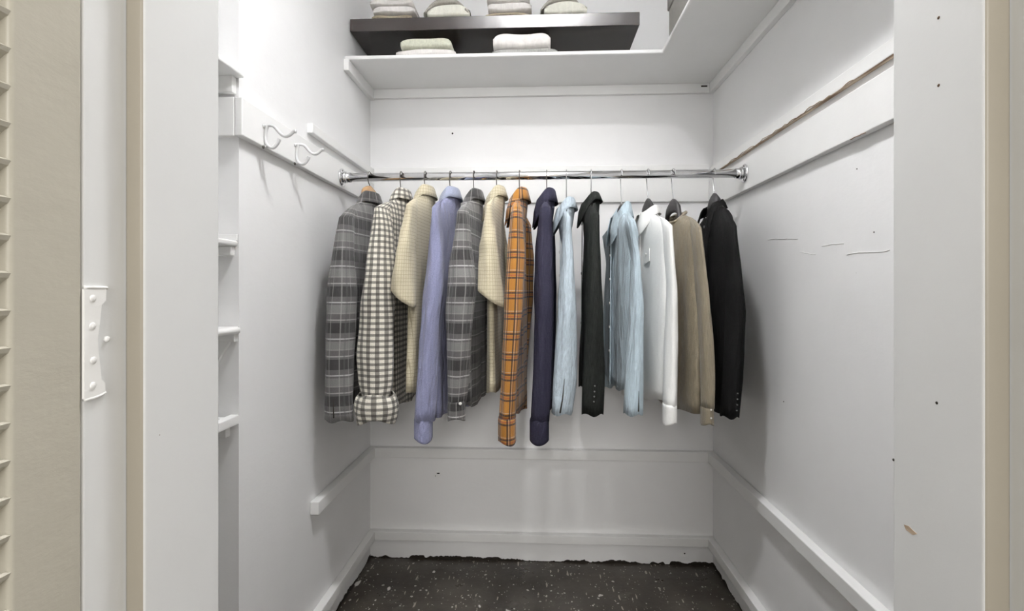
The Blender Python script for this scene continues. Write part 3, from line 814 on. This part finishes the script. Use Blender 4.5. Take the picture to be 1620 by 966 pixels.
# ================================================================ FOLDED CLOTHES
def folded(name, x0, x1, y0, y1, z0, z1, mat, label, cat='folded clothes', crown=.006, seed=1, layers=2):
    rnd = random.Random(seed); V, Fc, U = [], [], []
    NX, NA = 18, 28; cy, hy = (y0+y1)/2, (y1-y0)/2; ph = [rnd.uniform(0, 6.28) for _ in range(5)]
    hz_ = (z1-z0)/2
    for i in range(NX+1):
        s = -1+2*i/NX; x = (x0+x1)/2+(x1-x0)/2*math.copysign(abs(s)**.8, s)
        end = (1-abs(s)**7)**.5 if abs(s) < 1 else .0
        end = max(.25, end)
        for k in range(NA):
            a = 2*math.pi*k/NA; c, sn = math.cos(a), math.sin(a)
            y = cy + hy*(.97+.03*end)*math.copysign(abs(c)**.35, c) + .004*math.sin(4*s+ph[0])*abs(c)
            up = math.copysign(abs(sn)**.55, sn)
            z = z0+hz_ + hz_*up*(end if up > 0 else 1)
            if up > 0: z += (crown*(1-s*s) + .0025*math.sin(5*s+ph[1]))*up - (crown)*up
            if layers > 1 and abs(sn) < .16 : y -= math.copysign(.006, c)*(1-abs(sn)/.16)
            V.append((x, y, max(z, z0))); U.append((x, z+y))
    for i in range(NX):
        for k in range(NA): Fc.append((i*NA+k, (i+1)*NA+k, (i+1)*NA+(k+1) % NA, i*NA+(k+1) % NA))
    Fc += [tuple(range(NA)), tuple(NX*NA+k for k in range(NA))[::-1]]
    o = mesh(name, V, Fc, mat, None, True, [[U[j] for j in f] for f in Fc])
    return tag(o, label, cat, 'folded clothes on the shelves')
def arch(name, x0, x1, y0, y1, zbase, ztop_, th, zend, mat, label, seed=1):
    """folded cloth draped over the one beneath it"""
    rnd = random.Random(seed); V, Fc, U = [], [], []; N = 22
    ys = [y0, y0+.004, (y0+y1)/2, y1]
    for i in range(N+1):
        s = -1+2*i/N; x = (x0+x1)/2+(x1-x0)/2*s
        zt = ztop_-(ztop_-zend)*(abs(s)**2.2) + .0015*math.sin(6*s+seed)
        zl = max(zt-th*(1+.3*math.cos(3*s)), zbase)
        ring = [(y0+.004, zl), (y0, zl+th*.5), (y0+.005, zt), (y1, zt), (y1, zl)]
        for y, z in ring: V.append((x, y, z)); U.append((x, y+z))
    n = 5
    for i in range(N):
        for k in range(n): Fc.append((i*n+k, (i+1)*n+k, (i+1)*n+(k+1) % n, i*n+(k+1) % n))
    Fc += [tuple(range(n)), tuple(N*n+k for k in range(n))[::-1]]
    o = mesh(name, V, Fc, mat, None, True, [[U[j] for j in f] for f in Fc])
    return tag(o, label, 'folded clothes', 'folded clothes on the shelves')
DZ = H+1.0722; FY = 2.010
X = lambda u: sx(u, FY)
# on the black shelf
folded('folded_garment', X(588), X(652), FY, 2.235, DZ, DZ+.022, F_BROWN, 'brown folded garment at the bottom of the leftmost pile on the black shelf', seed=1, layers=1)
folded('folded_garment', X(590), X(657), FY-.006, 2.235, DZ+.022, DZ+.056, F_WHITE, 'white folded garment second from bottom in the leftmost pile', seed=2)
folded('folded_garment', X(585), X(653), FY-.002, 2.235, DZ+.056, DZ+.084, F_WHITE, 'white folded garment third from bottom in the leftmost pile', seed=3)
folded('folded_garment', X(592), X(648), FY+.004, 2.235, DZ+.084, DZ+.100, F_BROWN, 'brown folded garment on top of the leftmost pile', seed=4, layers=1)
folded('folded_garment', X(676), X(743), FY-.004, 2.235, DZ, DZ+.062, F_CREAM, 'cream folded garment in the second pile from left on the black shelf', seed=5, crown=.026)
arch('folded_garment', X(670), X(741), FY, 2.230, DZ, DZ+.082, .017, DZ+.026, F_GREY, 'grey folded garment draped over the second pile from left', 5)
folded('folded_garment', X(768), X(838), FY, 2.235, DZ, DZ+.020, F_BROWN, 'brown folded garment at the bottom of the third pile on the black shelf', seed=6, layers=1)
folded('folded_garment', X(772), X(841), FY-.004, 2.235, DZ+.020, DZ+.060, F_WHITE, 'white folded garment in the middle of the third pile', seed=7)
folded('folded_garment', X(770), X(838), FY, 2.235, DZ+.060, DZ+.086, F_WHITE, 'white folded garment on top of the third pile', seed=8)
folded('folded_garment', X(861), X(929), FY-.004, 2.235, DZ, DZ+.062, F_CREAM, 'cream folded garment in the rightmost pile on the black shelf', seed=9, crown=.026)
arch('folded_garment', X(855), X(925), FY, 2.230, DZ, DZ+.080, .016, DZ+.026, F_GREY, 'grey folded garment draped over the rightmost pile', 6)
# on the white shelf
FY = 1.962; WZ = SZ1+.0003
folded('folded_garment', X(626), X(720), FY, 2.23, WZ, WZ+.030, F_WHITE, 'white folded garment on the white shelf under a sage one', seed=10)
folded('folded_garment', X(633), X(713), FY+.002, 2.23, WZ+.030, WZ+.076, F_GREEN, 'sage green folded garment on the white shelf', seed=11)
folded('folded_garment', X(779), X(882), FY, 2.23, WZ, WZ+.022, F_DGREY, 'flat grey folded garment on the white shelf under a white one', seed=12)
folded('folded_garment', X(780), X(871), FY-.002, 2.23, WZ+.022, WZ+.086, F_WHITE, 'thick white folded garment on the white shelf', seed=13, layers=1)
# grey storage box on the right leg of the shelf
bxr = empty('storage_box', (.615, 1.74, SZ1)); tag(bxr, 'dark grey lidded storage box on the right arm of the white shelf', 'box')
box('box_body', .492, .735, 1.545, 1.935, SZ1+.0003, SZ1+.140, BOXM, bxr, .004)
box('lid', .487, .740, 1.540, 1.940, SZ1+.132, SZ1+.185, BOXM, bxr, .004)
